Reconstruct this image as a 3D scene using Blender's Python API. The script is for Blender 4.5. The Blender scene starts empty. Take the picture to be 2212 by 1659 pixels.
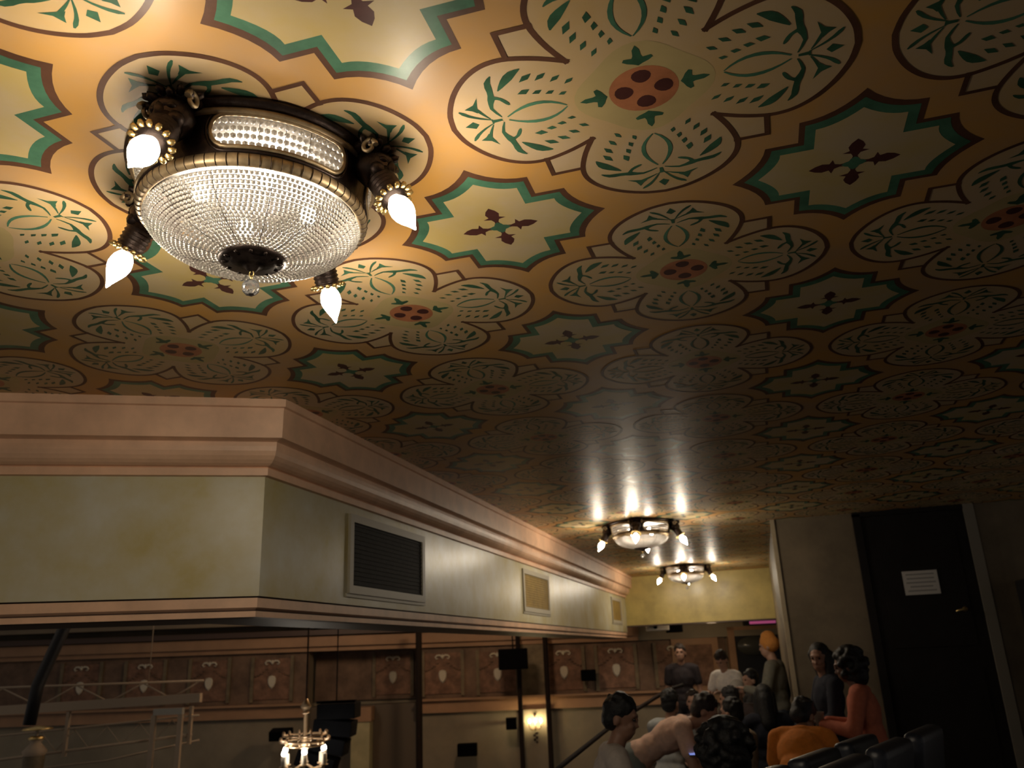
import bpy, bmesh, math, random
from math import sin, cos, pi, radians as R_
from mathutils import Vector, Matrix, Quaternion

random.seed(7)
S = bpy.context.scene
COL = S.collection
ZF = 1.7            # eye height above the main balcony floor; all numbers below are relative to the eye
H = 1.2283          # painted ceiling above the eye
CX, CY = 0.10867, -1.62697
YAW, PITCH, ROLL = R_(-15.58105823), R_(18.27946115), R_(-2.50142391)
FPX = 1785.01

# ------------------------------------------------------------------ materials
MATS = {}

def mat(name, col, rough=0.6, metal=0.0, mott=0.0, scale=6.0, spec=0.5, bump=0.0, emit=0.0, ecol=None, col2=None, coat=0.0):
    if name in MATS:
        return MATS[name]
    m = bpy.data.materials.new(name)
    m.use_nodes = True
    nt = m.node_tree
    b = nt.nodes['Principled BSDF']
    b.inputs['Base Color'].default_value = (*col, 1)
    b.inputs['Roughness'].default_value = rough
    b.inputs['Metallic'].default_value = metal
    b.inputs['Specular IOR Level'].default_value = spec
    b.inputs['Coat Weight'].default_value = coat
    b.inputs['Coat Roughness'].default_value = 0.2
    if emit:
        b.inputs['Emission Color'].default_value = (*(ecol or col), 1)
        b.inputs['Emission Strength'].default_value = emit
    if mott or bump:
        g = nt.nodes.new('ShaderNodeNewGeometry')
        n = nt.nodes.new('ShaderNodeTexNoise')
        n.inputs['Scale'].default_value = scale
        n.inputs['Detail'].default_value = 5
        n.inputs['Roughness'].default_value = 0.62
        nt.links.new(g.outputs['Position'], n.inputs['Vector'])
        if mott:
            r = nt.nodes.new('ShaderNodeValToRGB')
            e = r.color_ramp.elements
            e[0].position, e[1].position = 0.34, 0.68
            lo = tuple(c * (1 - mott) for c in col)
            hi = col2 if col2 else tuple(min(1, c * (1 + mott * .8)) for c in col)
            e[0].color = (*lo, 1)
            e[1].color = (*hi, 1)
            nt.links.new(n.outputs['Fac'], r.inputs['Fac'])
            nt.links.new(r.outputs['Color'], b.inputs['Base Color'])
        if bump:
            bp = nt.nodes.new('ShaderNodeBump')
            bp.inputs['Strength'].default_value = bump
            bp.inputs['Distance'].default_value = 0.01
            nt.links.new(n.outputs['Fac'], bp.inputs['Height'])
            nt.links.new(bp.outputs['Normal'], b.inputs['Normal'])
    MATS[name] = m
    return m

def bead_mat():
    m = bpy.data.materials.new('crystal bead')
    m.use_nodes = True
    nt = m.node_tree
    nt.nodes.remove(nt.nodes['Principled BSDF'])
    out = nt.nodes['Material Output']
    tr = nt.nodes.new('ShaderNodeBsdfTranslucent'); tr.inputs[0].default_value = (.84, .80, .74, 1)
    df = nt.nodes.new('ShaderNodeBsdfDiffuse'); df.inputs[0].default_value = (.85, .80, .74, 1)
    gl = nt.nodes.new('ShaderNodeBsdfGlossy'); gl.inputs['Roughness'].default_value = .08
    a = nt.nodes.new('ShaderNodeMixShader'); a.inputs[0].default_value = .3
    b = nt.nodes.new('ShaderNodeMixShader'); b.inputs[0].default_value = .30
    nt.links.new(tr.outputs[0], a.inputs[1]); nt.links.new(df.outputs[0], a.inputs[2])
    nt.links.new(a.outputs[0], b.inputs[1]); nt.links.new(gl.outputs[0], b.inputs[2])
    nt.links.new(b.outputs[0], out.inputs['Surface'])
    return m

# painted ceiling
P_ORANGE = mat('ochre ceiling paint', (.64, .335, .085), .40, 0, .06, 2.6, .16, .05, col2=(.50, .315, .165))
P_CREAM = mat('cream stencil paint', (.62, .42, .19), .40, 0, .05, 4, .16, .05, col2=(.58, .43, .27))
P_STAR = mat('straw stencil paint', (.60, .445, .165), .40, 0, .06, 3.4, .16, .05, col2=(.56, .44, .28))
P_ZONE = mat('sage stencil paint', (.52, .40, .185), .40, 0, .08, 6, .16, .05)
P_BROWN = mat('brown stencil paint', (.115, .052, .030), .42, 0, .25, 9, .16)
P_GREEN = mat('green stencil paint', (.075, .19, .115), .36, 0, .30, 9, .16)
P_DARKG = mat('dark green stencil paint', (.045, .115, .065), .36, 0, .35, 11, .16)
P_RED = mat('brick red stencil paint', (.48, .185, .085), .36, 0, .2, 12, .16)
P_MAROON = mat('maroon stencil paint', (.085, .03, .026), .36, 0, .2, 12, .16)
# room
M_CORN = mat('salmon cornice paint', (.80, .50, .32), .42, 0, .14, 4.5, .5, .04)
M_WALL = mat('glazed straw plaster', (.52, .43, .17), .34, 0, .06, 2.4, .4, .05, col2=(.60, .58, .47))
M_YELL = mat('yellow glazed plaster', (.50, .39, .125), .30, 0, .22, 2.6, .5, .06)
M_BLOCK = mat('brown grey plaster', (.185, .145, .095), .55, 0, .2, 3, .4, .05)
M_DARK = mat('near black paint', (.012, .011, .012), .5)
M_UNDER = mat('dark brown soffit and shadow gap paint', (.075, .045, .035), .5)  # soffit underside brown, also laid into shadow gaps as painted shade
M_BRONZE = mat('dark bronze', (.055, .038, .032), .42, .75, .35, 40, .5, .25)
M_GILT = mat('antique gilt', (.42, .31, .18), .48, .6, .3, 30)
M_GOLDB = mat('bright gilt', (.80, .58, .24), .28, .9)
M_WIRE = mat('blackened wire', (.05, .04, .03), .5, .5)
M_PAN = mat('white enamel', (.82, .80, .76), .35)
M_BEAD = bead_mat()
M_BULB = mat('lit flame bulb', (1, .93, .82), .4, emit=240, ecol=(1, .86, .66))
M_NECK = mat('lit bulb neck', (1, .93, .82), .4, emit=7, ecol=(1, .86, .66))
M_INNER = mat('lit inner bulb', (1, .93, .82), .4, emit=200, ecol=(1, .88, .72))
M_GLASS = mat('clear crystal', (.95, .96, .98), .06)
M_GLASS.node_tree.nodes['Principled BSDF'].inputs['Transmission Weight'].default_value = .85

# ------------------------------------------------------------------ mesh builder
class MB:
    def __init__(self):
        self.v, self.f, self.m, self.s = [], [], [], []
        self.mats = []

    def mi(self, m):
        if m not in self.mats:
            self.mats.append(m)
        return self.mats.index(m)

    def face(self, idx, m, smooth=False):
        self.f.append(tuple(idx)); self.m.append(self.mi(m)); self.s.append(smooth)

    def poly(self, pts, m):
        b = len(self.v)
        self.v += [tuple(p) for p in pts]
        self.face(range(b, b + len(pts)), m)

    def box(self, lo, hi, m, M=None):
        b = len(self.v)
        x0, y0, z0 = lo; x1, y1, z1 = hi
        ps = [(x0, y0, z0), (x1, y0, z0), (x1, y1, z0), (x0, y1, z0), (x0, y0, z1), (x1, y0, z1), (x1, y1, z1), (x0, y1, z1)]
        if M is not None:
            ps = [tuple(M @ Vector(p)) for p in ps]
        self.v += ps
        for q in ((0, 3, 2, 1), (4, 5, 6, 7), (0, 1, 5, 4), (1, 2, 6, 5), (2, 3, 7, 6), (3, 0, 4, 7)):
            self.face([b + i for i in q], m)

    def rbox(self, lo, hi, r, m, M=None):
        bm = bmesh.new()
        bmesh.ops.create_cube(bm, size=1)
        c = [(a + b) / 2 for a, b in zip(lo, hi)]; s = [b - a for a, b in zip(lo, hi)]
        for v in bm.verts:
            v.co = Vector((v.co.x * s[0] + c[0], v.co.y * s[1] + c[1], v.co.z * s[2] + c[2]))
        bmesh.ops.bevel(bm, geom=bm.edges[:], offset=r, segments=3, profile=.6, affect='EDGES')
        self.addbm(bm, m, M)

    def addbm(self, bm, m, M=None, smooth=True):
        b = len(self.v)
        bm.verts.index_update()
        self.v += [tuple((M @ v.co) if M is not None else v.co) for v in bm.verts]
        for f in bm.faces:
            self.face([b + v.index for v in f.verts], m, smooth)
        bm.free()

    def ball(self, c, r, m, sub=1, M=None):
        bm = bmesh.new()
        bmesh.ops.create_icosphere(bm, subdivisions=sub, radius=1)
        rr = (r, r, r) if not hasattr(r, '__len__') else r
        T = Matrix.Translation(c) @ (M.to_4x4() if M is not None else Matrix.Identity(4)) @ Matrix.Diagonal((*rr, 1))
        self.addbm(bm, m, T)

    def tube(self, pts, r, m, n=8, closed=False, cap=True):
        pts = [Vector(p) for p in pts]
        k = len(pts)
        rs = r if hasattr(r, '__len__') else [r] * k
        b = len(self.v)
        up = None
        for i, p in enumerate(pts):
            if closed:
                t = pts[(i + 1) % k] - pts[i - 1]
            else:
                t = pts[min(i + 1, k - 1)] - pts[max(i - 1, 0)]
            t.normalize()
            if up is None:
                up = Vector((0, 0, 1)) if abs(t.z) < .9 else Vector((1, 0, 0))
            a = t.cross(up)
            if a.length < 1e-6:
                a = t.cross(Vector((0, 1, 0)))
            a.normalize(); c = a.cross(t).normalized(); up = c
            for j in range(n):
                w = 2 * pi * j / n
                self.v.append(tuple(p + (a * cos(w) + c * sin(w)) * rs[i]))
        for i in range(k if closed else k - 1):
            i2 = (i + 1) % k
            for j in range(n):
                j2 = (j + 1) % n
                self.face((b + i * n + j, b + i * n + j2, b + i2 * n + j2, b + i2 * n + j), m, True)
        if cap and not closed:
            self.face([b + j for j in range(n)][::-1], m)
            self.face([b + (k - 1) * n + j for j in range(n)], m)

    def lathe(self, prof, m, n=48, M=None, cap=False, skip=None):
        b = len(self.v)
        k = len(prof)
        for i in range(n):
            w = 2 * pi * i / n
            for (r, z) in prof:
                p = Vector((r * cos(w), r * sin(w), z))
                self.v.append(tuple(M @ p) if M is not None else tuple(p))
        for i in range(n):
            i2 = (i + 1) % n
            for j in range(k - 1):
                if skip and skip((i + .5) * 2 * pi / n, (prof[j][1] + prof[j + 1][1]) / 2):
                    continue
                self.face((b + i * k + j, b + i2 * k + j, b + i2 * k + j + 1, b + i * k + j + 1), m, True)
        if cap:
            self.face([b + i * k + k - 1 for i in range(n)], m)

def link(name, me, parent=None):
    o = bpy.data.objects.new(name, me)
    COL.objects.link(o)
    if parent is not None:
        o.parent = parent
    return o

def build(name, mb, parent=None, weld=False, kind=None):
    me = bpy.data.meshes.new(name)
    me.from_pydata(mb.v, [], mb.f)
    for m in mb.mats:
        me.materials.append(m)
    me.polygons.foreach_set('material_index', mb.m)
    me.polygons.foreach_set('use_smooth', mb.s)
    me.update()
    o = link(name, me, parent)
    if kind:
        o['kind'] = kind
    return o

def tag(o, label, cat, group=None):
    o['label'] = label; o['category'] = cat
    if group:
        o['group'] = group
    return o

def thing(name, loc, label, cat, group=None, rz=0.0):
    o = bpy.data.objects.new(name, None)
    COL.objects.link(o)
    o.empty_display_size = .1
    o.location = loc; o.rotation_euler = (0, 0, rz)
    return tag(o, label, cat, group)

def copy_tree(o, loc, label, rz=None, parent=None):
    c = o.copy(); COL.objects.link(c)
    if parent is None:
        c.location = loc; c['label'] = label
        if rz is not None:
            c.rotation_euler = (0, 0, rz)
    else:
        c.parent = parent
    for ch in list(o.children):
        copy_tree(ch, None, None, None, c)
    return c

# ------------------------------------------------------------------ painted ceiling
CE = MB()

LC = [0]
def lay(k):
    LC[0] += 1
    return H - .00016 * k - 1e-6 * (LC[0] % 140)

def stroke(pts, w, m, k, closed=False):
    """flat ribbon of paint; w may taper"""
    pts = [Vector((p[0], p[1], 0)) for p in pts]
    n = len(pts)
    ws = w if hasattr(w, '__len__') else [w] * n
    L, Rr = [], []
    for i in range(n):
        if closed:
            t1 = (pts[i] - pts[i - 1]).normalized(); t2 = (pts[(i + 1) % n] - pts[i]).normalized()
        else:
            t1 = (pts[i] - pts[i - 1]).normalized() if i else (pts[1] - pts[0]).normalized()
            t2 = (pts[i + 1] - pts[i]).normalized() if i < n - 1 else t1
        n1 = Vector((-t1.y, t1.x, 0)); n2 = Vector((-t2.y, t2.x, 0))
        d = (n1 + n2)
        d = d / max(.5, d.length_squared / 2) if d.length > 1e-6 else n1
        L.append(pts[i] + d * ws[i] / 2); Rr.append(pts[i] - d * ws[i] / 2)
    z = lay(k)
    b = len(CE.v)
    for p, q in zip(L, Rr):
        CE.v += [(p.x, p.y, z), (q.x, q.y, z)]
    for i in range(n if closed else n - 1):
        j = (i + 1) % n
        CE.face((b + 2 * i, b + 2 * i + 1, b + 2 * j + 1, b + 2 * j), m)

def fill(pts, m, k):
    a = sum(p[0] * q[1] - q[0] * p[1] for p, q in zip(pts, pts[1:] + pts[:1]))
    if a > 0:
        pts = pts[::-1]
    z = lay(k)
    CE.poly([(p[0], p[1], z) for p in pts], m)

def arc3(a, b, c, n=6):
    """quadratic through a, b (middle), c"""
    out = []
    qx, qy = 2 * b[0] - .5 * (a[0] + c[0]), 2 * b[1] - .5 * (a[1] + c[1])
    for i in range(n + 1):
        t = i / n
        out.append(((1 - t) ** 2 * a[0] + 2 * t * (1 - t) * qx + t * t * c[0], (1 - t) ** 2 * a[1] + 2 * t * (1 - t) * qy + t * t * c[1]))
    return out

def smooth(pts, n=4):
    out = []
    for i in range(len(pts) - 1):
        p0 = pts[max(i - 1, 0)]; p1 = pts[i]; p2 = pts[i + 1]; p3 = pts[min(i + 2, len(pts) - 1)]
        for j in range(n):
            t = j / n
            out.append(tuple(.5 * (2 * p1[d] + (p2[d] - p0[d]) * t + (2 * p0[d] - 5 * p1[d] + 4 * p2[d] - p3[d]) * t * t + (3 * p1[d] - p0[d] - 3 * p2[d] + p3[d]) * t ** 3) for d in (0, 1)))
    out.append(pts[-1])
    return out

HALF = smooth([(.143, .147), (.205, .178), (.267, .198), (.31, .200), (.347, .189), (.382, .166), (.412, .134), (.436, .096), (.455, .05), (.463, 0)], 3)
PETAL = [(r, -t) for r, t in HALF] + [(r, t) for r, t in HALF[::-1]][1:]   # from -notch round the tip to +notch

def flower(cx, cy, near):
    rots = [(1, 0), (0, 1), (-1, 0), (0, -1)]
    def X(k, r, t):
        c, s = rots[k]
        return (cx + r * c - t * s, cy + r * s + t * c)
    allp = []
    for k in range(4):
        allp += [X(k, r, t) for r, t in PETAL[:-1]]
        # little open square in the notch
        fill([X(k, .148, .15), X(k, .27, .198), X(k, .272, .280), X(k, .198, .27)], P_CREAM, 1)
    fill(allp, P_CREAM, 2)
    zone = [(cx + (.150 + .012 * cos(4 * w)) * cos(w), cy + (.150 + .012 * cos(4 * w)) * sin(w)) for w in [2 * pi * i / 40 for i in range(40)]]
    fill(zone, P_ZONE, 3)
    fill([(cx + .080 * cos(w), cy + .080 * sin(w)) for w in [2 * pi * i / 32 for i in range(32)]], P_RED, 4)
    for k in range(4):
        stroke([X(k, r, t) for r, t in PETAL], .0135, P_BROWN, 4)
        stroke([X(k, .272, .198), X(k, .274, .280), X(k, .192, .280)], .0125, P_BROWN, 5)
        # centre seeds
        fill([X(k, .043 + .022 * cos(w) * (1 + .12 * cos(w)), .022 * sin(w) * (1 + .25 * cos(w))) for w in [2 * pi * i / 14 for i in range(14)]], P_MAROON, 5)
        tre = [(.150, 0), (.136, .008), (.118, .009), (.110, .012), (.112, .030), (.104, .034), (.096, .024), (.090, .010), (.084, 0)]
        fill([X(k, *p) for p in tre] + [X(k, r, -t) for r, t in tre[::-1][1:-1]], P_DARKG, 5)
        for s in (1, -1):
            Y = lambda r, t: X(k, r, t * s)
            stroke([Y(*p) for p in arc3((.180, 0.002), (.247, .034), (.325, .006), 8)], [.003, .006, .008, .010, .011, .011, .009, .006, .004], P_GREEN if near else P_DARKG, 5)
            for (r, t, l) in ((.158, .086, .024), (.186, .104, .027), (.216, .120, .030), (.249, .127, .034)):
                fill([Y(r + l * .50, t - l * .30), Y(r + l * .15, t + l * .22), Y(r - l * .50, t + l * .32), Y(r - l * .15, t - l * .18)], P_DARKG, 5)
            for (r, t, l) in ((.180, .047, .020), (.207, .060, .022), (.235, .070, .024), (.264, .080, .030)):
                fill([Y(r + l * .55, t - l * .05), Y(r + l * .1, t + l * .32), Y(r - l * .5, t + l * .22), Y(r - l * .1, t - l * .25)], P_DARKG, 5)
            stroke([Y(*p) for p in smooth([(.253, .160), (.275, .150), (.297, .130), (.320, .104)], 2)], [.003, .012, .021, .024, .020, .012, .003], P_DARKG, 5)
            stroke([Y(*p) for p in smooth([(.321, .158), (.335, .138), (.338, .108), (.343, .080), (.352, .048), (.338, .010)], 2)], [.003, .009, .014, .016, .014, .014, .018, .012, .008, .006, .003], P_DARKG, 5)
            stroke([Y(*p) for p in smooth([(.340, .084), (.322, .074), (.308, .048)], 3)], [.016, .012, .009, .009, .010, .009, .004], P_DARKG, 5)
            stroke([Y(*p) for p in smooth([(.362, .006), (.388, .020), (.412, .038), (.430, .060)], 2)], [.003, .004, .006, .007, .009, .010, .004], P_DARKG, 5)
            stroke([Y(*p) for p in smooth([(.366, .012), (.376, .030), (.388, .056)], 2)], [.003, .004, .006, .008, .010], P_DARKG, 5)
            fill([Y(.374, .096), Y(.390, .074), Y(.414, .064), Y(.398, .054), Y(.388, .042), Y(.382, .066)], P_DARKG, 5)
        fill([X(k, .398, 0), X(k, .410, .014), X(k, .434, 0), X(k, .410, -.014)], P_DARKG, 5)
        fill([X(k, .340, .004), X(k, .366, .006), X(k, .366, -.006), X(k, .340, -.004)], P_DARKG, 5)

def starq(a, b, c, d, e, f, g):
    q = arc3(a, b, c) + [d] + arc3(e, f, g)
    out = []
    for k in range(4):
        # quadrant symmetry: mirror alternately so tips stay on the axes
        if k == 0: out += q[:-1]
        if k == 1: out += [(-x, y) for x, y in q[::-1]][:-1]
        if k == 2: out += [(-x, -y) for x, y in q][:-1]
        if k == 3: out += [(x, -y) for x, y in q[::-1]][:-1]
    return out

ST_O = starq((.320, 0), (.257, .071), (.231, .149), (.149, .149), (.149, .238), (.068, .261), (0, .327))
ST_G = starq((.288, 0), (.236, .066), (.215, .134), (.134, .134), (.134, .220), (.063, .240), (0, .293))
ST_I = starq((.250, 0), (.206, .058), (.193, .106), (.108, .106), (.108, .195), (.055, .210), (0, .252))
ARM = [(.018, .009), (.036, .006), (.050, .012), (.056, .034), (.064, .016), (.082, .021), (.100, .014), (.117, 0)]

def star(cx, cy):
    for p, m, k in ((ST_O, P_BROWN, 1), (ST_G, P_GREEN, 2), (ST_I, P_STAR, 3)):
        fill([(cx + x, cy + y) for x, y in p], m, k)
    for c, s in ((1, 0), (0, 1), (-1, 0), (0, -1)):
        p = ARM + [(r, -t) for r, t in ARM[::-1][1:]]
        fill([(cx + r * c - t * s, cy + r * s + t * c) for r, t in p], P_MAROON, 4)
    fill([(cx + .026 * cos(w) * (1 + .25 * cos(4 * w)), cy + .026 * sin(w) * (1 + .25 * cos(4 * w))) for w in [2 * pi * i / 16 for i in range(16)]], P_GREEN, 5)

CE.poly([(-7, -4.5, H), (-7, 13.2, H), (5, 13.2, H), (5, -4.5, H)], P_ORANGE)
for i in range(-5, 5):
    for j in range(-3, 13):
        if j > 2 and i < -2:
            continue
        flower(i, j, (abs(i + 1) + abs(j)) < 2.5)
        star(i + .5, j + .5)
CE.box((-7, -4.5, H + .002), (5, 13.2, H + .1), P_ORANGE)
o = build('ceiling', CE); o['kind'] = 'structure'

# ------------------------------------------------------------------ soffit with cornice (left)
TL = Vector((-.879, -.477, 0)).normalized()

def run(mb, prof, m, ms=None):
    """extrude an (inset, height) profile round the soffit corner"""
    rows = []
    for e, z in prof:
        c = Vector((-1.965 - e, 1.738 + .595 * e, z))
        l = c + TL * 6.0
        r = Vector((-1.965 - e, 12.95, z))
        rows.append((l, c, r))
    for i in range(len(rows) - 1):
        for a, b in ((0, 1), (1, 2)):
            mb.poly([rows[i][a], rows[i + 1][a], rows[i + 1][b], rows[i][b]], (ms[i] if ms else m))

mb = MB()
cove = [(.062, 1.030)] + [(.062 + .070 * (1 - cos(t)), 1.010 - .088 * sin(t)) for t in [R_(a) for a in range(0, 91, 15)]]
run(mb, [(0, H), (0, 1.190), (.014, 1.186), (.018, 1.040), (.050, 1.034)] + cove + [(.128, .916), (.128, .881), (.150, .878)], M_CORN)
o = build('trim_1', mb); o['kind'] = 'structure'
mb = MB()
run(mb, [(.150, H), (.150, .318)], M_WALL)
run(mb, [(.150, .318), (.60, .318), (.60, H)], M_WALL)
o = build('wall_left', mb); o['kind'] = 'structure'
mb = MB()
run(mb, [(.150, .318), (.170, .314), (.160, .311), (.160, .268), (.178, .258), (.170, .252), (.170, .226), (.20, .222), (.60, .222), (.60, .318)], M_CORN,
    [M_UNDER, M_UNDER, M_CORN, M_CORN, M_UNDER, M_CORN, M_UNDER, M_UNDER, M_UNDER])  # gaps in the moulding coloured dark as their shadow lines
o = build('trim_2', mb); o['kind'] = 'structure'

# vents on the long face
XW = -1.965 - .150
M_VFRAME = mat('vent frame paint', (.42, .38, .29), .5)
M_VDARK = mat('dark vent mesh', (.028, .026, .024), .75, 0, .3, 30, .2)
M_VOCH = mat('ochre vent panel', (.30, .20, .055), .6, 0, .2, 8, .3)

def vent(y0, y1, z0, z1, pm, label):
    t = thing('air_vent', (XW, (y0 + y1) / 2, z0), label, 'vent', 'vents along the soffit')
    w, h = (y1 - y0) / 2, z1 - z0
    f = MB()
    fw_ = .045
    f.box((0, -w - fw_, -fw_), (.016, w + fw_, 0), M_VFRAME); f.box((0, -w - fw_, h), (.016, w + fw_, h + fw_), M_VFRAME)
    f.box((0, -w - fw_, 0), (.016, -w, h), M_VFRAME); f.box((0, w, 0), (.016, w + fw_, h), M_VFRAME)
    f.box((0, -w - fw_ - .02, -fw_ - .02), (.008, w + fw_ + .02, -fw_), M_VFRAME)
    build('frame', f, t)
    g = MB()
    g.box((.001, -w, 0), (.003, w, h), pm)
    for i in range(14):
        z = h * (i + .5) / 14
        g.box((.003, -w, z - .006), (.007, w, z + .002), pm)
    build('grille', g, t)
vent(2.75, 3.79, .425, .785, M_VDARK, 'air vent with a dark opening, nearest the soffit corner')
vent(6.45, 7.42, .465, .785, M_VOCH, 'air vent with an ochre panel, midway along the soffit')
vent(11.55, 12.35, .485, .785, M_VOCH, 'ochre air vent at the far end of the soffit')

# ------------------------------------------------------------------ far lintel wall and right block
mb = MB()
mb.box((-2.115, 12.95, .425), (.5, 13.2, H), M_YELL)
o = build('wall_lintel', mb); o['kind'] = 'structure'
mb = MB()
mb.box((-2.115, 12.94, .405), (.317, 13.21, .424), M_UNDER)
o = build('trim_3', mb); o['kind'] = 'structure'
mb = MB()
mb.box((.317, 7.3, -1.9), (5, 13.2, H), M_BLOCK)
o = build('wall_right', mb); o['kind'] = 'structure'
M_TRIM = mat('pale corner trim', (.36, .29, .19), .5, 0, .12, 6)
mb = MB()
mb.box((.305, 7.285, -1.9), (.345, 7.345, H), M_TRIM)
o = build('trim_4', mb); o['kind'] = 'structure'

d = bpy.data.objects.new('door_1', None); COL.objects.link(d); d.location = (1.63, 7.3, -1.32); d['kind'] = 'structure'
M_DOOR = mat('black brown door paint', (.012, .0095, .009), .7, 0, .2, 5, .25)
mb = MB()
mb.box((-.465, -.03, 0), (.465, -.001, 2.50), M_DOOR)
for (x0, x1, z0, z1) in ((-.36, .36, 1.25, 2.3), (-.36, .36, .2, 1.05)):
    mb.box((x0, -.036, z0), (x1, -.03, z1), M_DOOR)
build('door_panel', mb, d)['kind'] = 'structure'
mb = MB()
mb.box((-.54, -.045, 0), (-.467, -.001, 2.53), M_DOOR); mb.box((-.54, -.045, 2.503), (.467, -.001, 2.547), M_DOOR)
build('door_frame', mb, d)['kind'] = 'structure'
mb = MB(); mb.box((.467, -.05, 0), (.56, -.001, 2.547), mat('grey jamb paint', (.22, .20, .165), .55))
build('door_jamb', mb, d)['kind'] = 'structure'
mb = MB()
mb.lathe([(.0, 0), (.024, 0), (.024, .008), (.01, .012), (.01, .05), (.0, .05)], M_GOLDB, 16, Matrix.Translation((.31, -.03, 1.572)) @ Matrix.Rotation(R_(90), 4, 'X'))
mb.tube([(.31, -.078, 1.572), (.26, -.08, 1.566), (.22, -.078, 1.556)], [.011, .010, .008], M_GOLDB, 8)
build('door_handle', mb, d)['kind'] = 'structure'

n_ = thing('notice', (1.605, 7.258, -.915 + 1.32), 'white printed notice sheet taped to the black door', 'notice')
M_PAPER = mat('white paper', (.62, .60, .57), .7)
M_INK = mat('grey print', (.30, .29, .28), .8)
mb = MB(); mb.box((-.155, -.002, 0), (.155, 0, .222), M_PAPER); build('sheet', mb, n_)
mb = MB()
for i, w in enumerate((.125, .12, .13, .10, .125)):
    z = .19 - i * .038
    mb.box((-w, -.0028, z - .007), (w, -.0022, z + .005), M_INK)
build('print', mb, n_)

cab = thing('equipment_cabinet', (2.76, 6.98, -1.32), 'tall black cabinet against the wall right of the dark door', 'cabinet')
mb = MB(); mb.rbox((-.36, -.28, .06), (.36, .28, 1.80), .012, M_DARK); build('body', mb, cab)
mb = MB(); mb.rbox((-.34, -.30, .10), (.34, -.283, 1.76), .006, mat('black cabinet door', (.016, .016, .018), .4)); build('door', mb, cab)
mb = MB(); mb.box((-.34, -.26, 0), (.34, .26, .06), M_DARK); build('plinth', mb, cab)

# ------------------------------------------------------------------ floor (raked steps)
M_CARP = mat('dark carpet', (.030, .020, .022), .9, 0, .3, 20)
mb = MB()
mb.box((-.45, -4.5, -2.0), (.42, 13.3, -1.70), M_CARP)
mb.box((.42, -4.5, -2.0), (5, 13.3, -1.32), M_CARP)
mb.box((-1.95, -4.5, -2.1), (-.45, 13.3, -1.80), M_CARP)
mb.box((.16, -4.5, -1.72), (.46, 2.2, -1.25), M_CARP); mb.box((.42, 2.2, -1.32), (1.6, 3.6, -1.25), M_CARP)
o = build('floor', mb); o['kind'] = 'structure'
mb = MB(); mb.box((-2.15, 1.4, -2.1), (-1.95, 13.3, -1.76), M_CARP); o = build('wall_parapet', mb); o['kind'] = 'structure'
mb = MB(); mb.box((-15, -4.5, -6.2), (8, 20, -6.0), M_CARP); o = build('floor_lower', mb); o['kind'] = 'structure'

# ------------------------------------------------------------------ chandeliers
CH = thing('ceiling_chandelier', (-1.008, 0, H), 'large beaded crystal bowl chandelier in the foreground, nearest of three', 'chandelier', 'beaded ceiling chandeliers')
WIN = [R_(45 + 90 * k) for k in range(4)]
WHALF = .166       # half length of a window along the drum
WZ, WR = -.074, .038

def drumR(z):     # drum radius at depth z (negative)
    return .300 + .17 * z

def inwin(w, z, grow=0.0):
    for c in WIN:
        d = (w - c + pi) % (2 * pi) - pi
        s = d * .29
        ex = max(abs(s) - (WHALF - WR), 0)
        if ex * ex + (z - WZ) ** 2 < (WR + grow) ** 2:
            return True
    return False

mb = MB(); mb.lathe([(.285, -.001), (.285, -.012), (.0, -.012)], M_PAN, 64); build('ceiling_pan', mb, CH)
mb = MB()
zs = [-.020 - .112 * i / 22 for i in range(23)]
mb.lathe([(drumR(z), z) for z in zs], M_BRONZE, 288, skip=lambda w, z: inwin(w, z, .002))
mb.lathe([(drumR(z) - .006, z) for z in zs], M_BRONZE, 288, skip=lambda w, z: inwin(w, z, .002))
build('drum', mb, CH)
mb = MB()
mb.lathe([(.302, 0), (.316, -.002), (.318, -.012), (.308, -.020), (.300, -.022)], M_BRONZE, 96)
build('canopy_ring', mb, CH)
mb = MB()
mb.lathe([(.299, -.022), (.306, -.026), (.306, -.034), (.297, -.038)], M_GILT, 96)
build('top_band', mb, CH)
mb = MB()
mb.lathe([(.277, -.125), (.281, -.128), (.283, -.138), (.280, -.149), (.273, -.154), (.266, -.154), (.260, -.150), (.260, -.130)], M_GILT, 96)
for k in range(72):
    w = 2 * pi * k / 72
    mb.tube([(r * cos(w), r * sin(w), z) for r, z in ((.2818, -.129), (.2838, -.138), (.2808, -.1495), (.2733, -.1548), (.266, -.1548))], .0009, M_BRONZE, 4)
build('rim', mb, CH)
for c in WIN:
    mb = MB()
    path = []
    L = WHALF - WR
    for k in range(11): path.append((-L + 2 * L * k / 10, WR))
    for k in range(1, 9): a = pi / 2 - pi * k / 9; path.append((L + WR * cos(a), WR * sin(a)))
    for k in range(11): path.append((L - 2 * L * k / 10, -WR))
    for k in range(1, 9): a = -pi / 2 - pi * k / 9; path.append((-L + WR * cos(a), WR * sin(a)))
    def onD(s, z, off):
        w = c + s / .29
        r = drumR(WZ + z) + off
        return (r * cos(w), r * sin(w), WZ + z)
    mb.tube([onD(s, z, .001) for s, z in path], .0050, M_GILT, 8, closed=True)
    mb.tube([onD(s * 1.055, z * 1.26, .001) for s, z in path], .0036, M_BRONZE, 6, closed=True)
    build('window_frame', mb, CH)
    mb = MB()
    for iz in range(4):
        z = -.0270 + iz * .0180
        lim = L + math.sqrt(max(WR ** 2 - z * z, 0)) - .005
        n = int(2 * lim / .0150)
        for i in range(n + 1):
            s = -lim + 2 * lim * i / n
            mb.ball(onD(s, z, -.006), .0076, M_BEAD, 1)
    for s in (-.06, 0, .06):
        mb.tube([onD(s + .004, z, -.003) for z in (-.033, 0, .033)], .0009, M_WIRE, 4)
    build('window_beads', mb, CH, kind='stuff')
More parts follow.
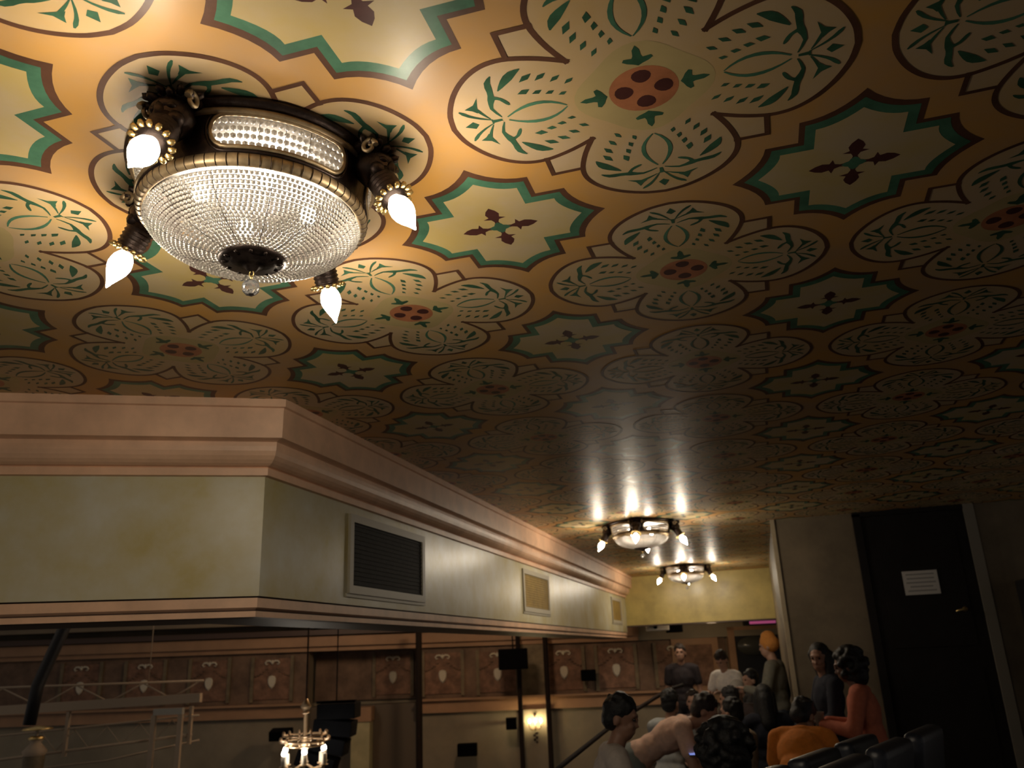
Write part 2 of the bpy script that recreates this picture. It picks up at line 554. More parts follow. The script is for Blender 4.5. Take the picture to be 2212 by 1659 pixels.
# bowl of beads
mb = MB(); wires = MB()
rows = 20
T0, T1 = R_(6), R_(72.6)
def bowl(t, off=0.0):
    return ((.262 + off) * cos(t) ** .96, -.156 - (.100 + off) * sin(t) ** 1.12)
# equal arc steps
samp = [bowl(T0 + (T1 - T0) * i / 400) for i in range(401)]
acc = [0]
for p, q in zip(samp, samp[1:]):
    acc.append(acc[-1] + math.hypot(q[0] - p[0], q[1] - p[1]))
for k in range(rows):
    a = acc[-1] * k / (rows - 1)
    i = min(range(401), key=lambda q: abs(acc[q] - a))
    r, z = samp[i]
    step = acc[-1] / (rows - 1)
    n = max(24, int(2 * pi * r / (step * 1.06)))
    ph = random.random() * 6
    for j in range(n):
        w = ph + 2 * pi * j / n
        mb.ball((r * cos(w), r * sin(w), z), step * .515 * random.uniform(.94, 1.03), M_BEAD, 1)
    wires.tube([((r - .002) * cos(2 * pi * j / 72), (r - .002) * sin(2 * pi * j / 72), z + .006) for j in range(72)], .0011, M_WIRE, 4, closed=True)
for k in range(12):
    w = 2 * pi * (k + .4) / 12
    wires.tube([((samp[i][0] + .0015) * cos(w), (samp[i][0] + .0015) * sin(w), samp[i][1] - .0015) for i in range(0, 401, 25)], .0010, M_WIRE, 4)
build('bead_bowl', mb, CH, kind='stuff')
build('bowl_wire', wires, CH)
mb = MB()
mb.lathe([(.074, -.249), (.082, -.252), (.083, -.257), (.072, -.262), (.058, -.264), (.055, -.268), (.030, -.270), (.018, -.274), (.012, -.284), (.0, -.286)], M_BRONZE, 48)
for k in range(12):
    w = 2 * pi * k / 12
    mb.ball((.066 * cos(w), .066 * sin(w), -.262), (.010, .006, .004), M_BRONZE, 1, Matrix.Rotation(w, 3, 'Z'))
fin = build('bottom_boss', mb, CH)
mb = MB()
mb.tube([(.006 * cos(a), 0, -.292 + .008 * sin(a)) for a in [2 * pi * i / 12 for i in range(12)]], .0016, M_GOLDB, 5, closed=True)
mb.tube([(0, .004 * cos(a), -.303 + .006 * sin(a)) for a in [2 * pi * i / 12 for i in range(12)]], .0013, M_GOLDB, 5, closed=True)
build('hook', mb, fin)
bm = bmesh.new(); bmesh.ops.create_icosphere(bm, subdivisions=2, radius=.0225)
mb = MB(); mb.addbm(bm, M_GLASS, Matrix.Translation((0, 0, -.330)), smooth=False)
build('crystal_ball', mb, CH)
# arms
for k in range(4):
    a = R_(90 * k)
    Rz = Matrix.Rotation(a, 4, 'Z')
    # grotesque mask between drum and arm
    mb = MB()
    def bl(c, r, m=M_BRONZE, sub=2, rot=None):
        mb.ball(Rz @ Vector(c), r, m, sub, (Rz.to_3x3() @ rot) if rot is not None else Rz.to_3x3())
    bl((.330, 0, -.062), (.046, .050, .052))
    bl((.352, 0, -.050), (.030, .040, .022))
    bl((.372, 0, -.068), (.016, .011, .022))
    bl((.364, .022, -.058), (.012, .012, .008)); bl((.364, -.022, -.058), (.012, .012, .008))
    bl((.352, .026, -.084), (.020, .020, .020)); bl((.352, -.026, -.084), (.020, .020, .020))
    bl((.356, 0, -.104), (.020, .022, .018))
    bl((.318, 0, -.020), (.052, .062, .020))
    for i in range(9):
        w = R_(-80 + 20 * i)
        cx_, cy_ = .322 + .050 * cos(w), .060 * sin(w)
        bl((cx_, cy_, -.018 - .010 * (i % 2)), (.022, .010, .012), M_BRONZE, 1, Matrix.Rotation(w, 3, 'Z'))
    mask = build('mask', mb, CH)
    for s in (-1, 1):
        mb = MB()
        pts = []
        for i in range(22):
            w = i / 21 * 2.6 * pi
            rr = .019 * (1 - .72 * i / 21)
            pts.append(Rz @ Vector((.346 + rr * cos(w), s * (.062 - .004 * i / 21), -.040 + rr * sin(w))))
        mb.tube(pts, [.0075 - .0035 * i / 21 for i in range(22)], M_GILT, 7)
        build('scroll', mb, mask)
    # socket and bulb along the arm axis
    ax = Vector((.055, 0, -.094)).normalized()
    q = Vector((0, 0, 1)).rotation_difference(ax).to_matrix().to_4x4()
    M = Rz @ Matrix.Translation((.385, 0, -.157)) @ q
    mb = MB()
    prof = [(.020, -.085), (.036, -.080), (.033, -.070)]
    for i in range(5):
        z = -.066 + i * .0115
        prof += [(.034, z), (.037, z + .004), (.033, z + .009)]
    prof += [(.036, -.008), (.043, -.003), (.040, .002), (.016, .003)]
    mb.lathe(prof, M_BRONZE, 28, M)
    sock = build('socket', mb, CH)
    mb = MB()
    for i in range(14):
        w = 2 * pi * i / 14
        mb.ball(M @ Vector((.043 * cos(w), .043 * sin(w), .0)), (.0105, .0080, .0085), M_GOLDB, 1, (M.to_3x3() @ Matrix.Rotation(w, 3, 'Z')))
    build('bead_collar', mb, sock)
    mb = MB()
    mb.lathe([(.014, -.004), (.015, .004), (.020, .010), (.0265, .021), (.0295, .033), (.0300, .041)], M_NECK, 24, M)
    mb.lathe([(.0300, .041), (.0298, .047), (.0275, .058), (.022, .071), (.0150, .084), (.0085, .096), (.0045, .106), (.0015, .112), (0, .113)], M_BULB, 24, M)
    build('bulb', mb, CH)
    w = R_(45 + 90 * k)
    mb = MB(); mb.ball((.135 * cos(w), .135 * sin(w), -.095), (.022, .022, .026), M_INNER, 2); build('inner_bulb', mb, CH)
copy_tree(CH, (-.95, 6.72, H), 'beaded chandelier over the crowd, middle one of the three in the row')
copy_tree(CH, (-.94, 11.6, H), 'smallest beaded chandelier, farthest, before the yellow wall')

# ------------------------------------------------------------------ far auditorium wall: local x = along the wall, local y = away, z = up
def far_root(name, label=None, cat=None, group=None):
    o = bpy.data.objects.new(name, None); COL.objects.link(o)
    o.location = (CX, CY, 0); o.rotation_euler = (0, 0, -YAW)
    return o
def far_thing(name, s, D, z, label, cat, group=None):
    c, sn = cos(-YAW), sin(-YAW)
    return thing(name, (CX + s * c - D * sn, CY + s * sn + D * c, z), label, cat, group, -YAW)
M_FWALL = mat('grey beige plaster', (.25, .215, .155), .6, 0, .2, 1.2, .4)
M_FRZ = mat('brown frieze plaster', (.17, .105, .068), .6, 0, .4, 3.0, .4, .1)
M_FPAN = mat('russet relief panel', (.21, .112, .070), .6, 0, .4, 7, .4, .2)
M_OLIVE = mat('olive pilaster paint', (.17, .13, .075), .6, 0, .3, 6)
M_SHD = mat('ivory plaster shield', (.60, .55, .44), .5)
M_ORB = mat('orange band paint', (.37, .215, .12), .55, 0, .15, 2)
M_TAN = mat('tan plaster', (.24, .19, .13), .6, 0, .1, 2)

def shear(mb):
    mb.v = [(x, y, z - .010 * (min(x, 1) + 1)) for x, y, z in mb.v]
    return mb
FW = far_root('wall_back'); FW['kind'] = 'structure'
mb = MB()
mb.box((-14, 16, -6), (-3.95, 16.3, 3.5), M_FWALL); mb.box((-1.95, 16, -6), (7, 16.3, 3.5), M_FWALL); mb.box((-4.2, 16.6, -6), (-1.7, 16.8, 3.5), M_FWALL)
build('plaster', mb, FW)
mb = MB(); mb.box((-14, 15.94, -.66), (-3.95, 16.0, .22), M_FRZ); mb.box((-3.95, 16.52, -.66), (-1.95, 16.6, .22), M_FRZ); mb.box((-1.95, 15.94, -.66), (3.7, 16.0, .22), M_FRZ)
build('frieze', shear(mb), FW)
mb = MB()
mb.box((-14, 15.82, .215), (2.1, 16.6, .30), M_ORB); mb.box((-14, 15.72, .30), (2.1, 16.6, .47), M_ORB); mb.box((2.1, 15.86, .215), (7, 16.6, .47), M_FWALL); mb.box((-14, 15.6, .47), (7, 16.6, .56), M_UNDER)  # dark top strip put in for the shadow gap at the ceiling
build('cornice', shear(mb), FW)
mb = MB()
mb.box((-14, 15.80, -.695), (-3.95, 16.0, -.66), M_ORB); mb.box((-1.95, 15.80, -.695), (3.6, 16.0, -.66), M_ORB)
mb.box((-14, 15.90, -.90), (-3.95, 16.0, -.695), M_ORB); mb.box((-1.95, 15.90, -.90), (3.6, 16.0, -.695), M_ORB)
build('ledge', shear(mb), FW)
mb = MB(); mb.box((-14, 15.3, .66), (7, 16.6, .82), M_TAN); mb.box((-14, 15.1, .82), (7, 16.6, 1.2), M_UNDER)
build('cove', shear(mb), FW)
mb = MB(); mb.box((-3.95, 16.2, -6), (-1.95, 16.6, -.72), mat('shade-darkened recess plaster', (.13, .105, .08), .7))  # wall plaster darkened in colour for the shade inside the recess
build('recess_panel', mb, FW)
mb = MB(); mb.box((-3.13, 15.85, -6), (-2.80, 16.2, -.98), mat('cream pier plaster', (.46, .42, .24), .5, 0, .15, 3)); build('pier', mb, FW)
mb = MB(); mb.box((-3.16, 15.82, -.98), (-2.77, 16.2, -.74), M_ORB); build('pier_cap', mb, FW)
mb = MB(); mb.box((-.05, 15.85, -6), (.42, 16.0, -.90), M_FWALL); mb.box((-.05, 15.86, -.66), (.42, 15.94, .21), M_OLIVE); build('pilaster', mb, FW)
for s in (-8.1, -6.93, -5.75, -4.6, -2.48, -1.49, -.49, .72, 1.67, 2.75):
    D0 = 15.94 if not (-3.95 < s < -1.95) else 16.52
    zz = -.010 * (min(s, 1) + 1)
    mb = MB()
    mb.box((s - .36, D0 - .025, -.58 + zz), (s + .36, D0, .12 + zz), M_FPAN)
    for sx in (-1, 1):
        mb.box((s + sx * .36 - .03, D0 - .045, -.62 + zz), (s + sx * .36 + .03, D0, .16 + zz), M_OLIVE)
        for i in range(5):
            mb.ball((s + sx * (.10 + .05 * i), D0 - .03, -.06 - .05 * i * (1 - .1 * i) + zz), (.035, .02, .016), M_FRZ, 1)
    build('relief_panel', mb, FW)
    mb = MB()
    pts = [(0, -.13), (.045, -.09), (.07, -.03), (.075, .04), (.055, .085), (0, .10), (-.055, .085), (-.075, .04), (-.07, -.03), (-.045, -.09)]
    for y, k in ((D0 - .06, .8), (D0 - .04, 1.0)):
        mb.poly([(s + x * k, y, -.27 + z * k + zz) for x, z in pts], M_SHD)
    for i in range(10):
        j = (i + 1) % 10
        mb.poly([(s + pts[i][0], D0 - .04, -.27 + pts[i][1] + zz), (s + pts[j][0], D0 - .04, -.27 + pts[j][1] + zz), (s + pts[j][0] * .8, D0 - .06, -.27 + pts[j][1] * .8 + zz), (s + pts[i][0] * .8, D0 - .06, -.27 + pts[i][1] * .8 + zz)], M_SHD)
    build('shield', mb, FW)
    mb = MB()
    for sx in (-1, 1):
        mb.tube([(s + sx * x, D0 - .05, .05 + z + zz) for x, z in ((0, .0), (.05, .035), (.10, .03), (.13, 0), (.11, -.03), (.08, -.02))], [.018, .02, .018, .014, .012, .008], M_SHD, 6)
    mb.ball((s, D0 - .05, .06 + zz), (.03, .03, .05), M_SHD, 1)
    build('crest', mb, FW)
# orange wood panel and door at the far right
mb = MB(); mb.box((2.7, 15.88, -.75), (3.55, 15.94, .20), M_ORB); mb.box((2.82, 15.86, -.62), (3.43, 15.88, .08), M_FPAN)
build('wood_panel', mb, FW)
D2 = far_root('door_2'); D2['kind'] = 'structure'
mb = MB(); mb.box((3.86, 15.9, -1.75), (5.2, 15.98, .30), mat('blue black door', (.010, .011, .016), .5)); build('door_panel', mb, D2)
mb = MB(); mb.box((3.74, 15.85, -1.75), (3.86, 16.0, .36), M_ORB); mb.box((3.74, 15.85, .30), (5.3, 16.0, .36), M_ORB); build('door_frame', mb, D2)
mb = MB(); mb.lathe([(.30, 0), (.30, -.02), (0, -.02)], mat('dim grey glass', (.07, .07, .06), .25), 32, Matrix.Translation((4.2, 15.89, .02)) @ Matrix.Rotation(R_(90), 4, 'X') @ Matrix.Diagonal((1, .55, -1, 1))); build('door_window', mb, D2)
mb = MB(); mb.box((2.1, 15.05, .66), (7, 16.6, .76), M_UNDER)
c2 = far_root('ceiling_2'); c2['kind'] = 'structure'; build('slab', mb, c2)
mb = MB(); mb.box((2.1, 15.05, -1.82), (7, 16.6, -1.74), M_CARP); c3 = far_root('floor_back'); c3['kind'] = 'structure'; build('slab', mb, c3)
t = far_thing('exit_sign', 4.38, 15.80, .375, 'pink lit sign above the black doorway at the back', 'sign')
mb = MB(); mb.box((-.34, -.05, 0), (.34, .05, .085), M_DARK); build('housing', mb, t)
mb = MB(); mb.box((-.24, -.056, .018), (.24, -.051, .066), mat('pink lit panel', (.8, .15, .4), .4, emit=.2, ecol=(1, .2, .5))); build('lit_panel', mb, t)

# dark pole by the far wall; thin copies added as the pilaster's shadow edges
M_POLE_SHADE = mat('dark brown pole and shadow edge', (.014, .009, .007), .8, spec=.2)
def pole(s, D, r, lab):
    t = far_thing('pole_and_shadow_edge', s, D, -6, lab, 'pole', 'dark poles under the soffit')
    mb = MB(); mb.lathe([(r, 0), (r, 6.55)], M_POLE_SHADE, 16); build('shaft', mb, t)
    mb = MB(); mb.lathe([(r * 2.2, 0), (r * 2.2, .04), (r, .06)], M_POLE_SHADE, 16); build('base_plate', mb, t)
pole(-1.80, 14.9, .055, 'thickest dark pole, standing left of the hanging speaker')
pole(-.10, 15.5, .040, 'thin brown strip for the shadow edge left of the lit wall sconce')
pole(.39, 15.5, .045, 'thin brown strip for the shadow edge right of the lit wall sconce')

# speakers
M_SPK = mat('black speaker cabinet', (.003, .0033, .0045), .9, spec=.1)
M_CLOTH = mat('speaker cloth', (.002, .0022, .003), .95, spec=.05)
def speaker(s, D, z, w, h, dp, rod, lab, tilt=0):
    t = far_thing('hanging_speaker', s, D, z, lab, 'speaker', 'black speakers in the auditorium')
    Mx = Matrix.Rotation(tilt, 4, 'X')
    mb = MB(); mb.rbox((-w / 2, -dp / 2, -h / 2), (w / 2, dp / 2, h / 2), min(w, h) * .06, M_SPK, Mx); build('cabinet', mb, t)
    mb = MB(); mb.box((-w * .45, -dp / 2 - .012, -h * .44), (w * .45, -dp / 2 - .001, h * .44), M_CLOTH, Mx); build('front_cloth', mb, t)
    if rod > 0:
        mb = MB(); mb.tube([(0, 0, h / 2 - .02), (0, 0, rod)], .012, M_SPK, 8); build('hanger', mb, t)
    else:
        mb = MB(); mb.tube([(0, dp / 2 - .02, 0), (0, -rod, 0)], .02, M_SPK, 8); build('bracket', mb, t)
speaker(-.185, 14.9, -.03, .50, .34, .30, .62, 'largest black hanging speaker, against the brown frieze')
speaker(-.27, 15.6, -1.10, .19, .19, .20, -.35, 'small square black speaker left of the lit sconce', 0)
speaker(-1.05, 15.6, -1.49, .34, .20, .22, -.35, 'low black wall speaker on the grey plaster')
speaker(1.13, 15.6, -.36, .26, .19, .2, -.30, 'small black speaker on the frieze above the man in white')
speaker(2.63, 15.0, .38, .26, .18, .22, .26, 'black speaker under the far ceiling beside the white projector')
speaker(-4.25, 15.4, -1.10, .36, .16, .25, -.5, 'flat black speaker over the candle chandelier', .2)
t = far_thing('ceiling_projector', 2.36, 15.0, .40, 'white projector hanging below the yellow lintel wall', 'projector')
mb = MB(); mb.rbox((-.20, -.16, -.07), (.16, .16, .06), .02, mat('grey white plastic', (.80, .78, .74), .5)); build('body', mb, t)
mb = MB(); mb.lathe([(.0, .03), (.03, .03), (.035, 0), (.035, -.02)], M_SPK, 16, Matrix.Translation((-.08, -.17, -.01)) @ Matrix.Rotation(R_(90), 4, 'X')); build('lens', mb, t)
mb = MB(); mb.tube([(0, 0, .05), (0, 0, .24)], .018, M_SPK, 8); build('mount', mb, t)

# big dark line array cluster left of the pier
t = far_thing('hanging_loudspeaker_cluster', -2.36, 11.0, -.44, 'big slanted black loudspeaker cluster beside the cream pier', 'loudspeaker')
for i in range(4):
    mb = MB()
    Mx = Matrix.Translation((.05 - .035 * i * i * .6 - .02 * i, 0, -.10 - .19 * i)) @ Matrix.Rotation(R_(6 * i), 4, 'Y')
    mb.rbox((-.25, -.2, -.09), (.22, .2, .09), .015, M_SPK, Mx)
    build('cabinet', mb, t)
mb = MB(); mb.box((-.24, -.05, -.01), (.24, .05, .02), M_SPK); mb.tube([(0, 0, 0), (0, 0, 1.2)], .008, M_SPK, 6); build('hanger', mb, t)

# wall sconce between the shadow-edge strips
t = far_thing('wall_sconce', .15, 15.85, -1.15, 'lit brass candle sconce on the wall between two shadow-edge strips', 'sconce')
mb = MB(); mb.lathe([(0, -.03), (.05, -.025), (.055, 0)], M_GILT, 20, Matrix.Rotation(R_(90), 4, 'X') @ Matrix.Diagonal((1, 2.2, 1, 1)))
for i in range(5):
    mb.ball((0.02 * (-1) ** i, -.03, -.14 - .035 * i), (.035 - .004 * i, .012, .025), M_BRONZE, 1)
mb.ball((0, -.03, .16), (.03, .015, .04), M_BRONZE, 1)
build('back_plate', mb, t)
M_FLAME = mat('lit candle bulb', (1, .85, .6), .4, emit=200, ecol=(1, .76, .38))
M_CAND = mat('ivory candle sleeve', (.70, .64, .50), .5)
for x in (-.10, 0, .10):
    mb = MB(); mb.tube([(0, -.03, -.05), (x * .5, -.09, -.09), (x, -.11, -.06), (x, -.11, -.02)], .010, M_GILT, 8); mb.lathe([(.0, 0), (.028, .003), (.03, .01), (.012, .012)], M_GILT, 14, Matrix.Translation((x, -.11, -.025)))
    a = build('arm', mb, t)
    mb = MB(); mb.lathe([(.012, 0), (.012, .05), (0, .05)], M_CAND, 12, Matrix.Translation((x, -.11, -.015))); build('candle', mb, a)
    mb = MB(); mb.lathe([(.006, 0), (.016, .018), (.015, .034), (.007, .055), (0, .068)], M_FLAME, 12, Matrix.Translation((x, -.11, .035))); build('bulb', mb, t)

# candle chandelier hanging in the auditorium
t = far_thing('hanging_chandelier', -2.49, 10.0, -1.15, 'hanging chandelier with gilt crowns and bright candle lamps in the hall', 'chandelier')
M_GST = mat('pale gilt metal', (.50, .36, .22), .35, .6)
mb = MB(); mb.tube([(0, 0, .2), (0, 0, 2.4)], .010, M_POLE_SHADE, 8); build('chain', mb, t)
mb = MB(); mb.lathe([(.012, .10), (.04, .16), (.025, .24), (.05, .32), (.02, .40), (.02, .66), (.06, .72), (.015, .80)], M_GST, 20); build('stem', mb, t)
mb = MB(); mb.lathe([(.03, .70), (.055, .705), (.055, .715), (.03, .72)], M_GST, 20); mb.lathe([(.03, .64), (.045, .65), (.03, .66)], M_GST, 20); build('finial', mb, t)
for rr, z in ((.24, .42), (.27, .36), (.21, .31)):
    mb = MB(); mb.tube([(rr * cos(w), rr * sin(w), z) for w in [2 * pi * i / 40 for i in range(40)]], .010, M_GST, 6, closed=True)
    for i in range(12):
        w = 2 * pi * i / 12
        mb.ball((rr * cos(w), rr * sin(w), z + .022), (.020, .012, .024), M_GST, 1, Matrix.Rotation(w, 3, 'Z'))
    build('crown', mb, t)
M_FL2 = mat('lit white candle bulb', (1, .95, .9), .4, emit=120, ecol=(1, .88, .74))
for i in range(8):
    w = 2 * pi * (i + .3) / 8
    rr = .30 if i % 2 else .19
    x, y = rr * cos(w), rr * sin(w)
    mb = MB(); mb.tube([(0, 0, .14), (x * .5, y * .5, .06), (x, y, .08), (x, y, .12)], .010, M_GST, 8); mb.lathe([(0, .11), (.045, .115), (.05, .13), (.02, .135)], M_GST, 16, Matrix.Translation((x, y, 0)))
    a = build('arm', mb, t)
    mb = MB(); mb.lathe([(.030, .13), (.030, .235), (0, .235)], M_CAND, 16, Matrix.Translation((x, y, 0))); build('candle', mb, a)
    if i in (1, 3, 5, 6):
        mb = MB(); mb.lathe([(.012, .235), (.028, .25), (.026, .27), (.012, .29), (0, .305)], M_FL2, 12, Matrix.Translation((x, y, 0))); build('bulb', mb, t)

# lighting truss
t = far_thing('hanging_lighting_truss', -7.17, 12.0, -.4, 'pale lighting truss crossing the hall at far left', 'truss')
M_TR = mat('dull aluminium', (.40, .31, .22), .6, 0)
mb = MB(); mb.tube([(-2, 0, .31), (2.76, 0, .27)], .014, M_TR, 8); build('top_chord', mb, t)
mb = MB(); mb.box((-2, -.05, -.058), (2.74, .05, .058), M_TR, Matrix.Rotation(R_(-1.1), 4, 'Y')); build('beam', mb, t)
zig = [(-1.6, .03), (-1.1, .28), (-.55, .03), (-.0, .28), (.53, .03), (1.01, .28), (1.48, .05), (1.93, .27), (2.33, .06), (2.70, .26)]
for p, q in zip(zig, zig[1:]):
    mb = MB(); mb.tube([(p[0], 0, p[1]), (q[0], 0, q[1])], .010, M_TR, 6); build('brace', mb, t)
mb = MB(); mb.tube([(-2, 0, -.40), (0.05, 0, -.32), (2.73, 0, -.17)], .013, M_TR, 8); build('rail', mb, t)
mb = MB(); mb.tube([(-2, 0, -.75), (.09, 0, -.62), (2.65, 0, -.41)], .018, M_TR, 8); build('rail', mb, t)
mb = MB(); mb.tube([(-2, .1, -.92), (1.47, .1, -.70), (2.72, .1, -.49)], .012, M_TR, 8); build('rail', mb, t)
for x in (.95, 2.62):
    mb = MB(); mb.box((x - .02, -.03, -.66 + .05 * x), (x + .02, .03, -.05), M_TR); build('upright', mb, t)
for i in range(9):
    x0 = .6 + i * .22
    mb = MB(); mb.tube([(x0, .02, -.30 + .05 * (x0 - .6)), (x0 + .22, .02, -.55 + .05 * (x0 - .6))] if i % 2 == 0 else [(x0, .02, -.55 + .05 * (x0 - .6)), (x0 + .22, .02, -.30 + .05 * (x0 - .6))], .006, M_TR, 5); build('brace', mb, t)
for x in (-.4, 2.0):
    mb = MB(); mb.tube([(x, 0, .3), (x, 0, 2.4)], .006, M_TR, 5); build('drop_wire', mb, t)

t = far_thing('lift_frame', -4.80, 11.85, -6, 'pale square tubular frame below the end of the truss', 'frame')
mb = MB(); mb.box((-.19, -.04, 5.46), (.20, .04, 5.54), mat('pale painted steel', (.40, .38, .33), .5)); build('crossbar', mb, t)
for x in (-.19, .17):
    mb = MB(); mb.box((x - .03, -.03, 0), (x + .03, .03, 5.46), M_TR); build('upright', mb, t)
t = far_thing('floor_lantern', -6.40, 11.6, -6, 'tall dim lantern post with a gilt top, under the truss at left', 'lantern')
mb = MB(); mb.lathe([(.16, 0), (.13, .1), (.10, 3.8), (.13, 5.05)], M_OLIVE, 20); build('post', mb, t)
mb = MB(); mb.lathe([(.13, 5.05), (.15, 5.10), (.10, 5.16), (.06, 5.20), (.09, 5.24)], M_TR, 20); build('body', mb, t)
mb = MB(); mb.lathe([(.09, 5.24), (.10, 5.26), (.07, 5.28)], M_GOLDB, 20); mb.lathe([(.05, 5.35), (.19, 5.36), (.17, 5.38), (0, 5.41)], M_GOLDB, 24); mb.tube([(0, 0, 5.2), (0, 0, 5.38)], .02, M_TR, 8); build('cap', mb, t)
t = far_thing('hanging_cable_duct', -6.10, 11.0, -.25, 'bent black duct dropping from the soffit above the truss at far left', 'duct')
mb = MB(); mb.tube([(-.08, 0, -.3), (-.04, 0, .15), (.10, 0, .55), (.30, 0, 1.1), (.32, 0, 2.2)], .075, M_DARK, 12); build('hose', mb, t)

# handrail of the aisle
t = thing('stair_handrail', (-1.42, 4.4, -1.8), 'dark sloping handrail climbing beside the man in white', 'handrail')
M_RAILM = mat('dark varnished wood', (.020, .012, .009), .8, spec=.15)
mb = MB(); mb.tube([(-.02, 0, 1.0), (0, .3, 1.04), (.18, 1.7, 1.22), (.46, 3.55, 1.40), (.56, 4.1, 1.42)], .019, M_RAILM, 10); build('rail', mb, t)
for (x, y, z) in ((0, .3, 1.03), (.18, 1.7, 1.2), (.46, 3.55, 1.38)):
    mb = MB(); mb.tube([(x, y, 0), (x, y, z)], .012, M_RAILM, 8); build('post', mb, t)

# ------------------------------------------------------------------ people
SITS = []
def voxel(name, mb, vox, parent, m, it=4):
    me = bpy.data.meshes.new('tmp'); me.from_pydata(mb.v, [], mb.f)
    tmp = bpy.data.objects.new('tmp', me); COL.objects.link(tmp)
    md = tmp.modifiers.new('r', 'REMESH'); md.mode = 'VOXEL'; md.voxel_size = vox; md.use_smooth_shade = True
    sm = tmp.modifiers.new('s', 'SMOOTH'); sm.factor = .5; sm.iterations = it
    dg = bpy.context.evaluated_depsgraph_get()
    out = bpy.data.meshes.new_from_object(tmp.evaluated_get(dg))
    out.name = name
    bpy.data.objects.remove(tmp); bpy.data.meshes.remove(me)
    out.materials.clear(); out.materials.append(m)
    out.polygons.foreach_set('use_smooth', [True] * len(out.polygons))
    return link(name, out, parent)

DUM = mat('dummy', (.5, .5, .5))
def caps(mb, a, b, ra, rb, n=12):
    a, b = Vector(a), Vector(b)
    mb.ball(a, ra, DUM, 2); mb.ball(b, rb, DUM, 2)
    if (b - a).length > 1e-4:
        mb.tube([a, b], [ra, rb], DUM, n)

def rotx(v, a, piv):
    v = Vector(v) - piv
    return Vector((v.x, v.y * cos(a) + v.z * sin(a), -v.y * sin(a) + v.z * cos(a))) + piv

SK = {'light': mat('light skin', (.42, .24, .17), .5), 'tan': mat('tan skin', (.30, .16, .105), .5), 'brown': mat('brown skin', (.15, .075, .05), .5)}
M_EYE = mat('eye', (.03, .02, .015), .2)
HAIRM = {'black': mat('black hair', (.008, .008, .009), .5, 0, .3, 60, .4, .6), 'brown': mat('dark brown hair', (.022, .013, .010), .5, 0, .3, 60, .4, .6),
         'orange': mat('orange knit cap', (.62, .26, .06), .8, 0, .15, 80, .3, .5), 'grey': mat('grey cap', (.38, .36, .33), .8)}

